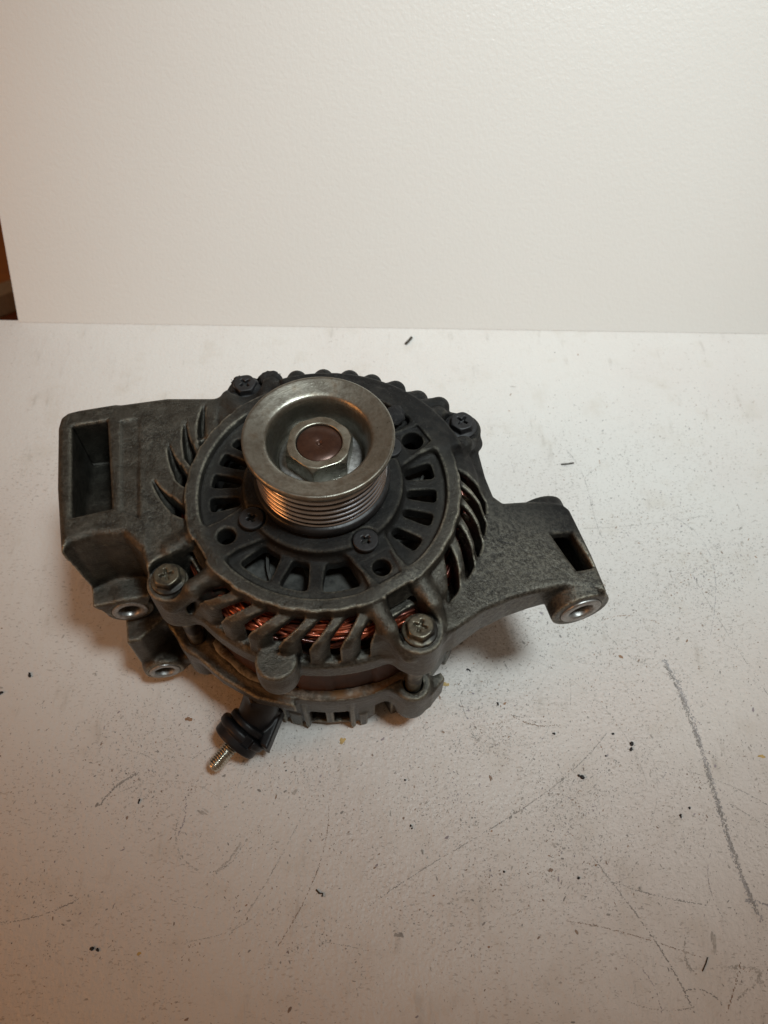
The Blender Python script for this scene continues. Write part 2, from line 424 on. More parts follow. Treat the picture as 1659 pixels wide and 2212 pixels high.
def build_front():
    g = Grid((-134, -84, 10), (136, 94, 86), 0.6)
    revolve(g, [(0, 69.5), (0, 76), (51, 76), (52.2, 78.7), (57.3, 78.7), (58, 74.5), (62.5, 73), (66.5, 70), (68, 66), (68.2, 53), (69.5, 51.5), (69.5, 43),
                (65.8, 43), (65.5, 49), (64.6, 52), (64.2, 66.3), (62, 69), (58, 71), (50, 70)], off=.3)
    cyl(g, (0, 0, 69), (0, 0, 82), 33.3, 1.2, 2.0)
    for a in BOLT:                                     # spokes with the screw and the round hole
        d, t = pol(a, 1), pol(a+90, 1)
        P = [d*26+t*10, d*26-t*10, d*44-t*8.5, d*54-t*8.5, d*54+t*8.5, d*44+t*8.5]
        prism(g, P, 70, 79.0, 1.0, 2.0)
    # lugs round the four through bolts
    for a in BOLT:
        d, t = pol(a, 1), pol(a+90, 1)
        prism(g, [d*55+t*16, d*55-t*16, d*72-t*8.5, d*72+t*8.5], 44, 66, 1.5, 4)
        cyl(g, pol(a, 72.3, 43), pol(a, 72.3, 68.3), 9.2, 1.2, 5)
    # boss between two fins, nearest the viewer
    # ---- left ear: plate, block, pocket and bore
    zt = 74.0
    D = lambda pts, z=zt: [at(x, y, z) for x, y in pts]
    prism(g, D([(470, 905), (478, 856), (360, 856), (250, 871), (170, 884), (146, 890), (131, 901), (125, 922), (123, 1050), (131, 1188), (150, 1172), (200, 1155), (266, 1152), (303, 1187), (322, 1240), (350, 1262), (395, 1180), (412, 1080), (420, 980)]),
          64, zt, 3.0, 2.5)
    e2 = np.array([-.242, .970, 0]); e1 = np.array([.970, .242, 0])
    A, B = at(143, 1222, 62), at(200, 1293, 35)
    n = np.cross(e2, B-A); n /= np.linalg.norm(n); n = n if n[2] < 0 else -n
    def chamfer(v, X, Y, Z): return -smin(-v, -((X-A[0])*n[0]+(Y-A[1])*n[1]+(Z-A[2])*n[2]), 2.5)
    prism(g, D([(250, 871), (170, 884), (146, 890), (131, 901), (125, 922), (123, 1050), (131, 1188), (150, 1172), (200, 1155), (266, 1152), (303, 1187), (318, 1225), (330, 1130), (290, 900)]),
          33, zt, 3.0, 2.0, extra=chamfer)
    bc = at(281, 1318.6, 25.5)
    cyl(g, bc, bc+e2*58, 10.6, 1.0, 3)
    q = bc*1.0; q[2] = 0
    prism(g, [q-e1*14, q+e1*11.5, q+e1*11.5+e2*50, q-e1*14+e2*50], lambda X, Y: 17.5+np.abs((X-q[0])*e1[0]+(Y-q[1])*e1[1]+1)**1.7*.23, 35.5, 1.2, 2)
    prism(g, D([(156, 922), (231, 910), (241, 1098), (156, 1117)]), lambda X, Y: 55-(Y-5)*.36+0*X, 90, 2.0, 2.0, op='cut')
    prism(g, D([(262, 910), (300, 905), (300, 1120), (262, 1105)]), 73.75, 90, .3, 1.0, op='cut')
    cyl(g, bc-e2*3, bc+e2*44, 7.9, .1, .4, op='cut')
    # ---- right arm
    T3 = [(985, 940, 70), (1021, 908, 69), (1031, 945, 68), (1051, 1021, 67), (1068, 1064, 66), (1087, 1082, 64), (1154, 1077, 62), (1187, 1080, 61), (1216, 1083, 60), (1232, 1097, 59.5),
          (1279, 1197, 58.5), (1312, 1278, 58), (1262, 1270, 58), (1220, 1265, 59), (1153, 1282, 60), (1104, 1297, 61), (1045, 1322, 63), (985, 1362, 65), (930, 1385, 65), (960, 1250, 66), (1000, 1100, 66)]
    P = [at(*q) for q in T3]
    arm_top = lambda X, Y: 66.5-np.clip((X-58)/46, 0, 1)*7.5+0*Y
    arm_bot = lambda X, Y: 43.5+0*X+0*Y
    prism(g, P, arm_bot, arm_top, 2.2, 3.0)
    f2 = np.array([-.30, .954, 0]); rc = at(1254.5, 1319, 45)
    cyl(g, rc, rc+f2*52, 13.0, .8, 2.0)
    prism(g, [at(x, y, 60) for x, y in ((1190, 1152), (1236, 1146), (1283, 1222), (1248, 1229))], 46, 80, 1.5, 2.0, op='cut')
    cyl(g, rc-f2*3, rc+f2*42, 9.2, .1, .4, op='cut')
    # cooling slots: swirled gaps that leave curved fins on the shoulder
    slots = [-137, -127, -117, -106.5, -95.5, -85.5, -75.5, -65, -27.5, -16.5, -6.8, 2.2, 11.0, 137.5, 147, 157, 167, 177.5, -167.5]
    hw = {-137: 0, -65: 2.4, 137.5: 2.0, 147: 2.2}
    for s in slots:
        w = hw.get(s, 3.2 if abs(wrap(s-160)) < 36 else (2.9 if abs(wrap(s+8)) < 24 else 2.65))
        if not w: continue
        left = abs(wrap(s-160)) < 36
        right = abs(wrap(s+8)) < 24; deep = 64.5 if left else (69.5 if right else 80)
        A = math.radians(s-5); c = (64*math.cos(A), 64*math.sin(A))
        def f(X, Y, Z, s=s, w=w, left=left, deep=deep):
            R, T = polar(X, Y); Tc = s-0.80*(R-57.5)-0.012*(R-57.5)**2
            q = (np.abs(wrap(T-Tc))-w*np.minimum(1.12, .84+.04*(R-57)))*R*.01745
            rr = np.maximum(57.6-R, R-deep)
            zz = np.maximum(53.5-Z, Z-90)
            v = rbox(q, np.maximum(rr, zz), 1.2)
            if left:                                  # a groove that runs out into the flat plate
                gq = rbox((np.abs(wrap(T-Tc))-w*.85*np.clip((76-R)/11, 0, 1))*R*.01745, np.maximum(np.maximum(58-R, R-75), (63.5+(R-64)*1.1)-Z), .6)
                v = np.minimum(v, gq)
            return v
        g.cut((c[0]-18, c[1]-18, 50), (c[0]+18, c[1]+18, 86), f, 1.3)
    c = at(596, 1425, 59.5); cyl(g, (c[0], c[1], 43), (c[0], c[1], 59.5), 8.4, 1.3, 1.6)
    capsule(g, (c[0], c[1]-.5, 50), (c[0], c[1]-.8, 46), 8.2, 7.6, 2)
    for a in BOLT:                                     # Y-shaped straps from the ring to the bolts
        d, t = pol(a, 1), pol(a+90, 1)
        for s in (-1, 1):
            capsule(g, d*53+t*s*10.5+(0, 0, 74.6), d*66+t*s*10+(0, 0, 71.5), 4.2, 3.6, 2.2)
            capsule(g, d*66+t*s*10+(0, 0, 71), d*76+t*s*7.6+(0, 0, 62), 3.6, 3, 2.5)
            capsule(g, d*63+t*s*10.5+(0, 0, 66), d*66+t*s*10.5+(0, 0, 50), 3.6, 3.6, 3)
    # far side: rounded lobes of the fins stand up behind the face
    P = []
    for a in range(22, 118, 6): P.append(pol(a, 63.5))
    for a in range(112, 16, -6): P.append(pol(a, 50))
    prism(g, P, 64, 79.1, 1.8, 2.5)
    for px, py in ((590, 822), (642, 819), (699, 816), (755, 818), (803, 827), (854, 841), (902, 862), (948, 876)):
        c = at(px, py+4, 69); i = c/np.hypot(c[0], c[1]); A = math.radians(7)
        i = np.array([i[0]*math.cos(A)-i[1]*math.sin(A), i[0]*math.sin(A)+i[1]*math.cos(A), 0])
        capsule(g, (i[0]*58, i[1]*58, 74), c, 3.6, 4.7, 1.2)
        capsule(g, c, (c[0], c[1], 48), 4.7, 4.2, 1.0)
    prism(g, [at(x, y, 70) for x, y in ((432, 965), (472, 885), (482, 856), (507, 836), (560, 828), (590, 860), (540, 930))], 56, 73.5, 2.5, 4)
    # windows behind the bolts
    for i, a in enumerate(BOLT):
        d, t = pol(a, 1), pol(a+90, 1)
        if i < 2:
            prism(g, [d*56.6+t*5.4, d*56.6-t*5.4, d*64-t*6.6, d*72-t*7.4, d*72+t*7.4, d*64+t*6.6], lambda X, Y: 75.5-np.clip(np.sqrt(X*X+Y*Y)-56.6, 0, 12)*1.9, 95, 1.2, 1.0, op='cut')
            prism(g, [d*60.8+t*5.4, d*60.8-t*5.4, d*67-t*6, d*67+t*6], 40, 90, .8, .8, op='cut')
            cyl(g, pol(a, 72.3, 44), pol(a, 72.3, 68.3), 7.5, .8, 1.0)
        cyl(g, pol(a, 72.3, 68.5), pol(a, 72.3, 90), 8.2, .5, 1.0, op='cut')
    # recessed sectors of the face and the slots in them
    for a in (-101, -11, 79, 169):
        def f(X, Y, Z, a=a):
            R, T = polar(X, Y); h = 34.5-5.5*np.clip((44-R)/10, 0, 1)
            return rbox((np.abs(wrap(T-a))-h)*R*.01745, np.maximum(np.maximum(34.5-R, R-51.2), 75.8-Z), 2.0)
        c = pol(a, 43); g.cut((c[0]-36, c[1]-36, 74), (c[0]+36, c[1]+36, 84), f, 1.2)
    S = [(-131, -113.5), (-108, -94.5), (-87, -68.5), (-37, -28.5), (-20.5, -13), (-6, 2), (9, 19),
         (52, 60), (66, 74), (80, 88), (94, 104), (146, 152), (157.5, 165.5), (171.5, 180), (-173.5, -165)]
    for a0, a1 in S:
        m, w = (a0+a1)/2, (a1-a0)/2
        def f(X, Y, Z, m=m, w=w):
            R, T = polar(X, Y); ww = w*(.80+.20*np.clip((R-35)/8, 0, 1))
            return rbox((np.abs(wrap(T-m))-ww)*R*.01745, np.maximum(np.maximum(35-R, R-47.4), 60-Z), 1.5)
        c = pol(m, 41); g.cut((c[0]-13, c[1]-13, 64), (c[0]+13, c[1]+13, 84), f, .8)
    for i, a in enumerate(BOLT):
        cyl(g, pol(a, 45, 60), pol(a, 45, 90), 3.7 if i != 2 else 4.6, .5, 1.0, op='cut')
        P = [pol(a, 40)+pol(a+90, 6.5), pol(a, 40)-pol(a+90, 6.5), pol(a, 51)-pol(a+90, 5), pol(a, 51)+pol(a+90, 5)]
        if i in (1, 2): prism(g, P, 78.2, 90, .3, .8, op='cut')
        cyl(g, pol(a, 33.2, 80.6), pol(a, 33.2, 90), 5.6, .2, .5, op='cut')
    # ragged far-side mouldings
    V, F = g.mesh(1)
    o = mesh_obj('front_housing', V, F, cast, root)
    # steel bushings pressed into the two bores
    def bush(c, ax, r0, r1, L, nm='bushing'):
        pr = [(r1, 0.4), (r1, -.2), (r1-.3, -.6), (r0+.5, -.6), (r0, 0), (r0, min(L, 9)), (r1, min(L, 9))]
        v, f = lathe(pr, 64); mesh_obj(nm, place(v, c, ax), f, steel_bright, o)
    bush(bc, e2, 4.7, 7.9, 43); bush(rc, f2, 5.4, 9.2, 41)
    return o
front = build_front()

def build_rear():
    g = Grid((-96, -86, -38), (92, 88, 18), 0.75)
    revolve(g, [(50, 10.5), (69.2, 10.5), (69.4, 4), (67.5, 1), (67, -8), (66.5, -30), (65, -35), (0, -35), (0, -31), (58, -30), (61, -6), (60, 4), (50, 6)], off=.3)
    for i, a in enumerate(BOLT):
        d, t = pol(a, 1), pol(a+90, 1)
        prism(g, [d*55+t*18, d*55-t*18, d*70-t*9, d*70+t*9], -10, 9.5, 1.5, 4)
        cyl(g, pol(a, 72, -18), pol(a, 72, 9.5), 8.4, 1.5, 4)
        cyl(g, pol(a, 72.3, 6), pol(a, 72.3, 20), 4.6, .3, .6, op='cut')
    d = pol(-47, 1); prism(g, [at(900, 1478, 5), at(952, 1452, 5), at(962, 1466, 5), at(935, 1500, 5), at(880, 1515, 5)], -14, 6, 1.5, 3)
    # vent windows along the skirt
    for a in [-164, -93.5, -83.5, -66, -45, -25, -5, 15, 35, 55, 75, 95, 115, 140]:
        if abs(wrap(a+133)) < 14: continue
        w = 3.3
        def f(X, Y, Z, a=a, w=w):
            R, T = polar(X, Y)
            return rbox((np.abs(wrap(T-a))-w)*R*.01745, np.maximum(np.maximum(57-R, R-75), np.maximum((-31 if int(a) % 2 else -45)-Z, Z+14)), 1.0)
        c = pol(a, 64); g.cut((c[0]-9, c[1]-9, -35), (c[0]+9, c[1]+9, -8), f, 1.0)
    for a in (-108, -98, -79, -52, -18, -135, -150, 5, 30, 60, 90, 120, 165):
        d, t = pol(a, 1), pol(a+90, 1)
        prism(g, [d*62+t*1.2, d*62-t*1.2, d*68.6-t*1.1, d*68.6+t*1.1], -35.5, 3, .6, 1.5)
    for a, w in ((-103, 6), (-74.5, 4), (-60, 6), (-26, 8)):
        d, t = pol(a, 1), pol(a+90, 1); k = w*.5
        prism(g, [d*60+t*k, d*60-t*k, d*67.8-t*k, d*67.8+t*k], -37.6, -20, .8, 1.0)
    for a in (-100, -75, -30, 15, 60, 105, 150, -160):
        c = pol(a, 58); cyl(g, (c[0], c[1], -37.8), (c[0], c[1], -28), 5, .5, 2)
    # left ear with its bore
    e2 = np.array([-.242, .970, 0]); e1 = np.array([.970, .242, 0]); bc = at(356, 1449, -20)
    cyl(g, bc, bc+e2*34, 9.6, 1.0, 3)
    L0 = bc-e1*9.4+e2*3
    prism(g, [L0, L0+e1*6, L0+e1*22+e2*12, L0+e1*22+e2*32, L0+e2*32], -20, 14, 1.2, 3)
    prism(g, [at(x, y, 8) for x, y in ((345, 1330), (392, 1392), (478, 1468), (555, 1512), (640, 1530), (620, 1470), (430, 1360))], 2, 10, 1.0, 3)
    prism(g, [L0+e1*2+e2*16, L0+e1*40+e2*14, L0+e1*40+e2*24, L0+e1*2+e2*24], -20, 9, 1.5, 5)
    prism(g, [bc+e2*2-e1*5, bc+e1*16+e2*2, bc+e1*30+e2*22, bc-e1*5+e2*22], -24, -14, 1.5, 5)
    cyl(g, bc-e2*3, bc+e2*31, 7.4, .1, .4, op='cut')
    V, F = g.mesh(1)
    o = mesh_obj('rear_housing', V, F, cast_rear, root)
    pr = [(7.4, .4), (7.4, -.2), (7.1, -.6), (5.2, -.6), (4.7, 0), (4.7, 8), (7.4, 8)]
    v, f = lathe(pr, 64); mesh_obj('bushing', place(v, bc, e2), f, steel_bright, o)
    # pale corroded rim where the stator seats
    t = NT('corroded_rim'); x, y, z = t.xyz(); a = t.noise(160, 6, .7); b = t.noise(38, 4)
    c = t.mix(t.ramp(a, .4, .62), (.10, .093, .075), (.33, .32, .28)); c = t.mix(t.ramp(b, .52, .64), c, (.17, .085, .03))
    rim_m = t.out(c, .6, .3, t.bump(a, .8, .001))
    v, f = lathe([(64.5, 10.6), (65, 11.7), (67.9, 11.6), (68.9, 11.1), (69.4, 10.2)], 160)
    v[:, 2] += .5*np.sin(np.arctan2(v[:, 1], v[:, 0])*23)*.5
    mesh_obj('seat_rim', v, f, rim_m, o)
    return o
rear = build_rear()

# stator core with weld grooves
def build_stator():
    n = 360; prof_z = [46, 44, 38, 30, 22, 14, 9]; V = []; F = []
    for i in range(n):
        a = 2*PI*i/n; r = 64.6+.7*(1 if math.cos(12*a+.6) > .1 else 0)-.25*(1 if math.cos(36*a) > .9 else 0)
        V.append((50*math.cos(a), 50*math.sin(a), 46))
        for z in prof_z: V.append((r*math.cos(a), r*math.sin(a), z))
        V.append((50*math.cos(a), 50*math.sin(a), 9))
    m = len(prof_z)+2
    for i in range(n):
        for j in range(m-1):
            a = i*m+j; b = ((i+1) % n)*m+j; F.append((a, a+1, b+1, b))
    return mesh_obj('stator_core', V, np.array(F), stator_m, root, smooth=False)
build_stator()

# copper end turns
def tube(path, r, n=6):
    P = np.array(path); T = np.gradient(P, axis=0); T /= np.linalg.norm(T, axis=1)[:, None]
    A = np.cross(T, (0.1, 0.2, 1)); A /= np.linalg.norm(A, axis=1)[:, None]; B = np.cross(T, A)
    an = np.arange(n)*2*PI/n
    V = (P[:, None]+r*(A[:, None]*np.cos(an)[None, :, None]+B[:, None]*np.sin(an)[None, :, None])).reshape(-1, 3)
    m = len(P); F = [(i*n+j, i*n+(j+1) % n, (i+1)*n+(j+1) % n, (i+1)*n+j) for i in range(m-1) for j in range(n)]
    return V, F
def join(parts):
    V = []; F = []; o = 0
    for v, f in parts: V.append(v); F += [tuple(i+o for i in q) for q in f]; o += len(v)
    return np.concatenate(V), np.array(F)
parts = []
for i in range(330):
    a0 = RNG.uniform(0, 2*PI); span = RNG.uniform(.30, .62); ph = RNG.uniform(0.05*PI, 1.05*PI); twist = RNG.normal(0, .9)
    t = np.linspace(0, 1, 14); a = a0+span*t; q = ph+twist*(t-.5); rr = 5.4*(.86+.16*RNG.random())
    w = .35*np.sin(t*RNG.uniform(3, 9)+RNG.uniform(0, 6))
    R = 57.6+(rr+w)*np.cos(q)*.92; Z = 56.8+(rr*1.42+w)*np.sin(q)
    Z = Z-6*(np.abs(t-.5)*2)**6
    parts.append(tube(np.stack([R*np.cos(a), R*np.sin(a), Z], 1), .72))
V, F = join(parts)
mesh_obj('copper_winding', V, F, copper, root, kind='stuff')
# packed slot insulation under the end turns
v, f = lathe([(50.5, 44), (51.5, 56), (54, 60), (57.5, 59), (59.2, 54), (60, 44)], 120)
mesh_obj('slot_insulation', v, f, dark_m, root)

# rotor with fan
v, f = lathe([(0, 52), (0, 60), (20, 60.5), (30, 60), (44, 59), (48, 57), (48, 30), (0, 30)], 120)
rot = mesh_obj('rotor', v, f, dark_m, root)
def blade_mesh():
    n = 12; V = []; F = []
    for i in range(n):
        t = i/(n-1); a = math.radians(24*t**1.2); r = 31+16.5*t
        c = np.array([r*math.cos(a), r*math.sin(a), 0]); tn = np.array([-math.sin(a+.5), math.cos(a+.5), 0])*.6
        for s, z in ((-1, 59), (-1, 66.5-1.5*t), (1, 66.5-1.5*t), (1, 59)): V.append(c+tn*s+(0, 0, z))
    for i in range(n-1):
        for j in range(4): F.append((i*4+j, i*4+(j+1) % 4, (i+1)*4+(j+1) % 4, (i+1)*4+j))
    F += [(0, 1, 2, 3), ((n-1)*4+3, (n-1)*4+2, (n-1)*4+1, (n-1)*4)]
    return np.array(V), F
V, F = blade_mesh(); b0 = mesh_obj('fan_blade', V, F, fan_m, rot, smooth=False)
for k in range(1, 11):
    b = b0.copy(); COL.objects.link(b); b.parent = rot; b.rotation_euler = (0, 0, math.radians(k*32.7+RNG.uniform(-5, 5)))
v, f = lathe([(30, 61.2), (38, 61.6), (43, 62.4), (47, 62)], 120)
mesh_obj('fan_plate', v, f, fan_m, rot)

# pulley
prof = [(17.4, 97.5), (17.6, 100), (18.3, 104.5), (19.3, 109), (19.9, 110.8), (20.5, 111.7), (21.4, 112.15), (22.6, 112.4), (25.5, 113.1), (27.6, 113.75), (28.3, 113.9), (28.8, 113.8), (29.15, 113.2), (29.15, 111.6), (28.8, 110.8), (27.4, 110.0), (25.6, 109.0)]
pul = None
v, f = lathe([(12, 97.5)]+prof, 160); 
pul = mesh_obj('pulley', v, f[:, ::-1], pulley_m, root)
gp = []; z = 108.9
for k in range(6):
    gp += [(25.4, z), (26.1, z-.18), (26.45, z-.5), (26.5, z-.7), (26.4, z-.95), (26.0, z-1.2), (25.3, z-1.4), (23.3, z-2.0), (23.3, z-2.2), (25.4, z-3.2)]; z -= 3.25
gp += [(26.4, z), (26.0, z-.9), (25.5, z-1.1)]
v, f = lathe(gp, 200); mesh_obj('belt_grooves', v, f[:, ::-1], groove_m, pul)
v, f = lathe([(25.6, 88.6), (27.2, 88.3), (27.9, 87.6), (27.9, 84.6), (27.2, 84), (20, 83.6)], 128); mesh_obj('rear_flange', v, f[:, ::-1], black_iron, pul)
v, f = lathe([(9, 99), (15.6, 99), (16.4, 98.5), (16.4, 97.4)], 96); mesh_obj('washer', v, f[:, ::-1], steel_bright, pul)
# nut
def hexd(X, Y, af, a0=0.0):
    d = None
    for k in range(6):
        a = a0+k*PI/3; q = X*math.cos(a)+Y*math.sin(a)-af; d = q if d is None else np.maximum(d, q)
    return d
g = Grid((-15, -15, 97), (15, 15, 111), .25)
A0 = math.radians(-97+30)
g.add((-14, -14, 98), (14, 14, 109), lambda X, Y, Z: -smin(-rbox(hexd(X, Y, 12.0, A0), np.maximum(98.6-Z, Z-108.9), .3), -((np.sqrt(X*X+Y*Y)-12.4)+(Z-108.9)*.6)*.87, .25), 0)
g.cut((-10, -10, 100), (10, 10, 112), lambda X, Y, Z: rbox(np.sqrt(X*X+Y*Y)-9.0, 99-Z, 0), .5)
V, F = g.mesh(1); mesh_obj('pulley_nut', V, F, steel_nut, pul)
v, f = lathe([(0, 107.0), (.5, 107.1), (1.2, 108.1), (1.6, 108.3), (8.3, 108.25), (8.75, 107.8), (8.75, 99)], 96)
mesh_obj('rotor_shaft', v, f[:, ::-1], brown_steel, root)

# flanged bolt head with a cross recess
def bolt_mesh(flange, af, hh, cross, dome=.8, h=.25):
    g = Grid((-flange-1, -flange-1, -1.5), (flange+1, flange+1, hh+2.5), h)
    if flange > af+1: g.add((-flange, -flange, 0), (flange, flange, 2), lambda X, Y, Z: rbox(np.sqrt(X*X+Y*Y)-flange, np.maximum(-Z, Z-1.3-(flange-np.sqrt(X*X+Y*Y))*.25), .4), 0)
    g.add((-af-1, -af-1, 0), (af+1, af+1, hh+1), lambda X, Y, Z: -smin(-rbox((hexd(X, Y, af, .3) if flange > af+1 else np.sqrt(X*X+Y*Y)-af), np.maximum(-Z, Z-hh), .35), -((np.sqrt(X*X+Y*Y)-af)+(Z-hh)*dome)*.8, .4), .5)
    for a in (.35, .35+PI/2):
        c, s = math.cos(a), math.sin(a)
        g.cut((-cross, -cross, hh-2.2), (cross, cross, hh+2), lambda X, Y, Z: rbox(rbox(np.abs(X*c+Y*s)-cross+np.maximum(hh-Z, 0)*.5, np.abs(-X*s+Y*c)-.62, 0), hh-2.0-Z, 0), .25)
    V, F = g.mesh(1); me = mesh_obj('tmp', V, F, bolt_m); d = me.data; bpy.data.objects.remove(me); return d
bm_bolt = bolt_mesh(7.0, 4.9, 5.2, 2.9)
bm_screw = bolt_mesh(5.2, 5.1, 1.7, 2.2, 1.6)
bm_bolt_d = bm_bolt.copy(); bm_bolt_d.materials[0] = bolt_dark
bm_screw.materials[0] = bolt_dark
for i, a in enumerate(BOLT):
    me = bm_bolt if i < 2 else bm_bolt_d
    o = bpy.data.objects.new('through_bolt', me); p = pol(a, 72.3, 68.7); o.location = Vector(p)/1000
    o.rotation_euler = (0, 0, RNG.uniform(0, 1)); link(o, root, label='bolt black with caked grime' if i >= 2 else None)
    v, f = lathe([(3.7, 8), (3.7, 46)], 32); mesh_obj('bolt_shank', place(v, (p[0], p[1], 0)), f[:, ::-1], bolt_m, o).matrix_parent_inverse = Matrix()
    sh = o.children[0] if o.children else None
    if sh: sh.location = -o.location; sh.rotation_euler = (0, 0, 0); sh.matrix_parent_inverse = Matrix.Rotation(-o.rotation_euler[2], 4, 'Z')
for i, a in enumerate(BOLT):
    o = bpy.data.objects.new('retaining_screw', bm_screw); o.location = Vector(pol(a, 33.2, 80.7))/1000; o.rotation_euler = (0, 0, .3*i+.2); link(o, root)

# terminal: insulator spool and threaded stud pointing at the viewer
cI = at(522, 1585, -22); p1 = at(458, 1661, -28)
ax = (p1-cI)/np.linalg.norm(p1-cI); Ltot = np.linalg.norm(p1-cI)
g = Grid((-15, -15, -22), (15, 15, 12), .35)
cyl(g, (0, 0, -20), (0, 0, -3), 8.2, 1, 1.5)
cyl(g, (0, 0, -7.5), (0, 0, -3.5), 10.5, 1.4, 1.0)
cyl(g, (0, 0, -3), (0, 0, 1.2), 12.6, 1.4, .6)
cyl(g, (0, 0, .8), (0, 0, 6.0), 11.4, 1.2, .6)
cyl(g, (0, 0, 3.0), (0, 0, 12), 6.2, .3, .4, op='cut')
fr = frame_from(ax); dn = np.array([0, 0, -1.0]) @ fr; da = math.atan2(dn[1], dn[0])
def rot2(P, a): return [(x*math.cos(a)-y*math.sin(a), x*math.sin(a)+y*math.cos(a)) for x, y in P]
prism(g, rot2([(3, -3.4), (14, -3.4), (14, 3.4), (3, 3.4)], da+.5), 1.2, 12, .4, .6, op='cut')
prism(g, rot2([(4, -3), (14, -4), (14, 4), (4, 3)], da-1.3), 3.2, 12, .4, .6, op='cut')
prism(g, rot2([(10, -2.2), (15, -2.2), (15, 2.2), (10, 2.2)], da+2.4), -4, 2, .3, .5, op='cut')
V, F = g.mesh(1)
mesh_obj('terminal_insulator', place(V, cI, ax), F, plastic, root)
tp = [(3.0, 0)]; z = 2.0
while z < Ltot-2.2: tp += [(3.8, z), (3.8, z+.18), (2.95, z+.62), (2.95, z+.74)]; z += 1.24
tp += [(3.1, z), (3.0, z+.6), (2.3, z+1.3), (0, z+1.4)]
v, f = lathe(tp, 48); mesh_obj('terminal_stud', place(v, cI, ax), f, zinc_y, root, smooth=False)
# holder of the terminal reaching back to the rear housing
g = Grid((-75, -105, -38), (10, -40, 8), .6)
q0 = at(570, 1500, -6); q1 = cI-ax*9
capsule(g, q0, q1, 9.0, 8.5, 2)
prism(g, [at(585, 1500, -12), at(612, 1520, -12), at(574, 1612, -12), at(556, 1600, -12)], -26, -17, .8, 1)
prism(g, [at(530, 1480, -5), at(600, 1505, -5), at(590, 1530, -5), at(545, 1530, -5)], -30, 2, .8, 2)
V, F = g.mesh(1); mesh_obj('terminal_block', V, F, plastic, root)

# rough cake of grime round the hub and on the far mouldings
def lump(c, r, squash=.5, n=2):
    bm = bmesh.new(); bmesh.ops.create_icosphere(bm, subdivisions=n, radius=1)
    V = np.array([v.co[:] for v in bm.verts]); F = [tuple(v.index for v in f.verts) for f in bm.faces]; bm.free()
    V *= (1+RNG.normal(0, .10, len(V)))[:, None]
    return V*np.array([r, r*RNG.uniform(.7, 1.2), r*squash])+c, F
parts = []
for i in range(90):
    a = RNG.uniform(20, 150); r = (RNG.uniform(28.5, 32.5), RNG.uniform(52.5, 57), RNG.uniform(57.5, 62))[i % 3]; z = 81.9 if r < 40 else (78.5 if r < 57.5 else 76.9)
    parts.append(lump(pol(a if r < 40 else RNG.uniform(28, 112), r, z+(1.8 if 57.5 < r else 0)), RNG.uniform(.5, 1.6), .35))
for (x, y, z, r) in ((521, 832, 70, 4.6), (548, 842, 70, 4.2), (500, 866, 72, 4), (584, 820, 71, 5.6), (644, 822, 71, 4.6), (853, 897, 80, 4.4)):
    parts.append(lump(at(x, y, z), r, .6, 3))
V, F = join(parts); mesh_obj('grime_cake', V, F, grime_m, root, kind='stuff')
# short fibres stuck in the grease
parts = []
for i in range(46):
    pc = [(521, 823), (584, 808), (644, 813), (694, 808)][i % 4]; p = at(pc[0]+RNG.uniform(-22, 22), pc[1]+RNG.uniform(-1, 5), 71); d = RNG.normal(0, 1, 3); d /= np.linalg.norm(d); d[2] = abs(d[2])
    L = RNG.uniform(.6, 1.5); t = np.linspace(0, 1, 5)[:, None]
    parts.append(tube(p+d*L*t+RNG.normal(0, .3, 3)*np.sin(t*PI), .10, 4))
V, F = join(parts); mesh_obj('fibre_fuzz', V, F, grime_m, root, kind='stuff')

# ------------------------------------------------------------------ marks on the tabletop
mk = {k: m_flat('mark_'+k, c, .6, .3) for k, c in dict(dark=(.035, .032, .032), grey=(.37, .355, .335), brown=(.34, .25, .19), pale=(.56, .535, .50), violet=(.38, .34, .37), rust=(.36, .21, .12), yellow=(.62, .44, .17), pencil=(.46, .45, .46)).items()}
ZM = [TZ+.02]
def fleck(x, y, L, w, a, z):
    n = 6; c, s = math.cos(a), math.sin(a); V = []
    for k in range(n):
        t = 2*PI*k/n+RNG.uniform(-.35, .35); r = RNG.uniform(.65, 1.15); u, v = L*r*math.cos(t), w*r*math.sin(t)
        V.append((x+u*c-v*s, y+u*s+v*c, z))
    return np.array(V), [tuple(range(n))]
def flecks_obj(name, parts, mat, **kw):
    V = []; F = []; o = 0
    for v, f in parts: V.append(v); F += [tuple(i+o for i in q) for q in f]; o += len(v)
    V = np.concatenate(V); V[:, 2] -= TZ
    return mesh_obj(name, V, F, mat, table, smooth=False, **kw)
def zz(): return TZ+RNG.uniform(.02, .10)
BLOBS = [(RNG.uniform(0, 1659), RNG.uniform(760, 2200), RNG.uniform(25, 110), RNG.uniform(.2, 1)) for _ in range(110)]
def dens(px, py):
    d = .12
    d += .9*math.exp(-((px-1330)/330)**2-((py-1330)/330)**2)
    d += .5*math.exp(-((px-1200)/300)**2-((py-1650)/200)**2)
    d += .5*math.exp(-((px-450)/260)**2-((py-1620)/170)**2)
    d += .35*math.exp(-((px-1100)/350)**2-((py-1950)/220)**2)
    if py < 1000: d *= .25+.75*max(0, (py-740)/260)*(1 if px > 1000 else .15)
    if px < 500 and py < 1300: d *= .25
    if py > 2000: d *= .45
    return d*(.30+min(1.6, sum(w*math.exp(-((px-x)/r)**2-((py-y)/(r*.8))**2) for x, y, r, w in BLOBS)))/1.9
pools = {'grey': [], 'brown': [], 'pale': [], 'dark': [], 'violet': [], 'rust': []}
N = 0
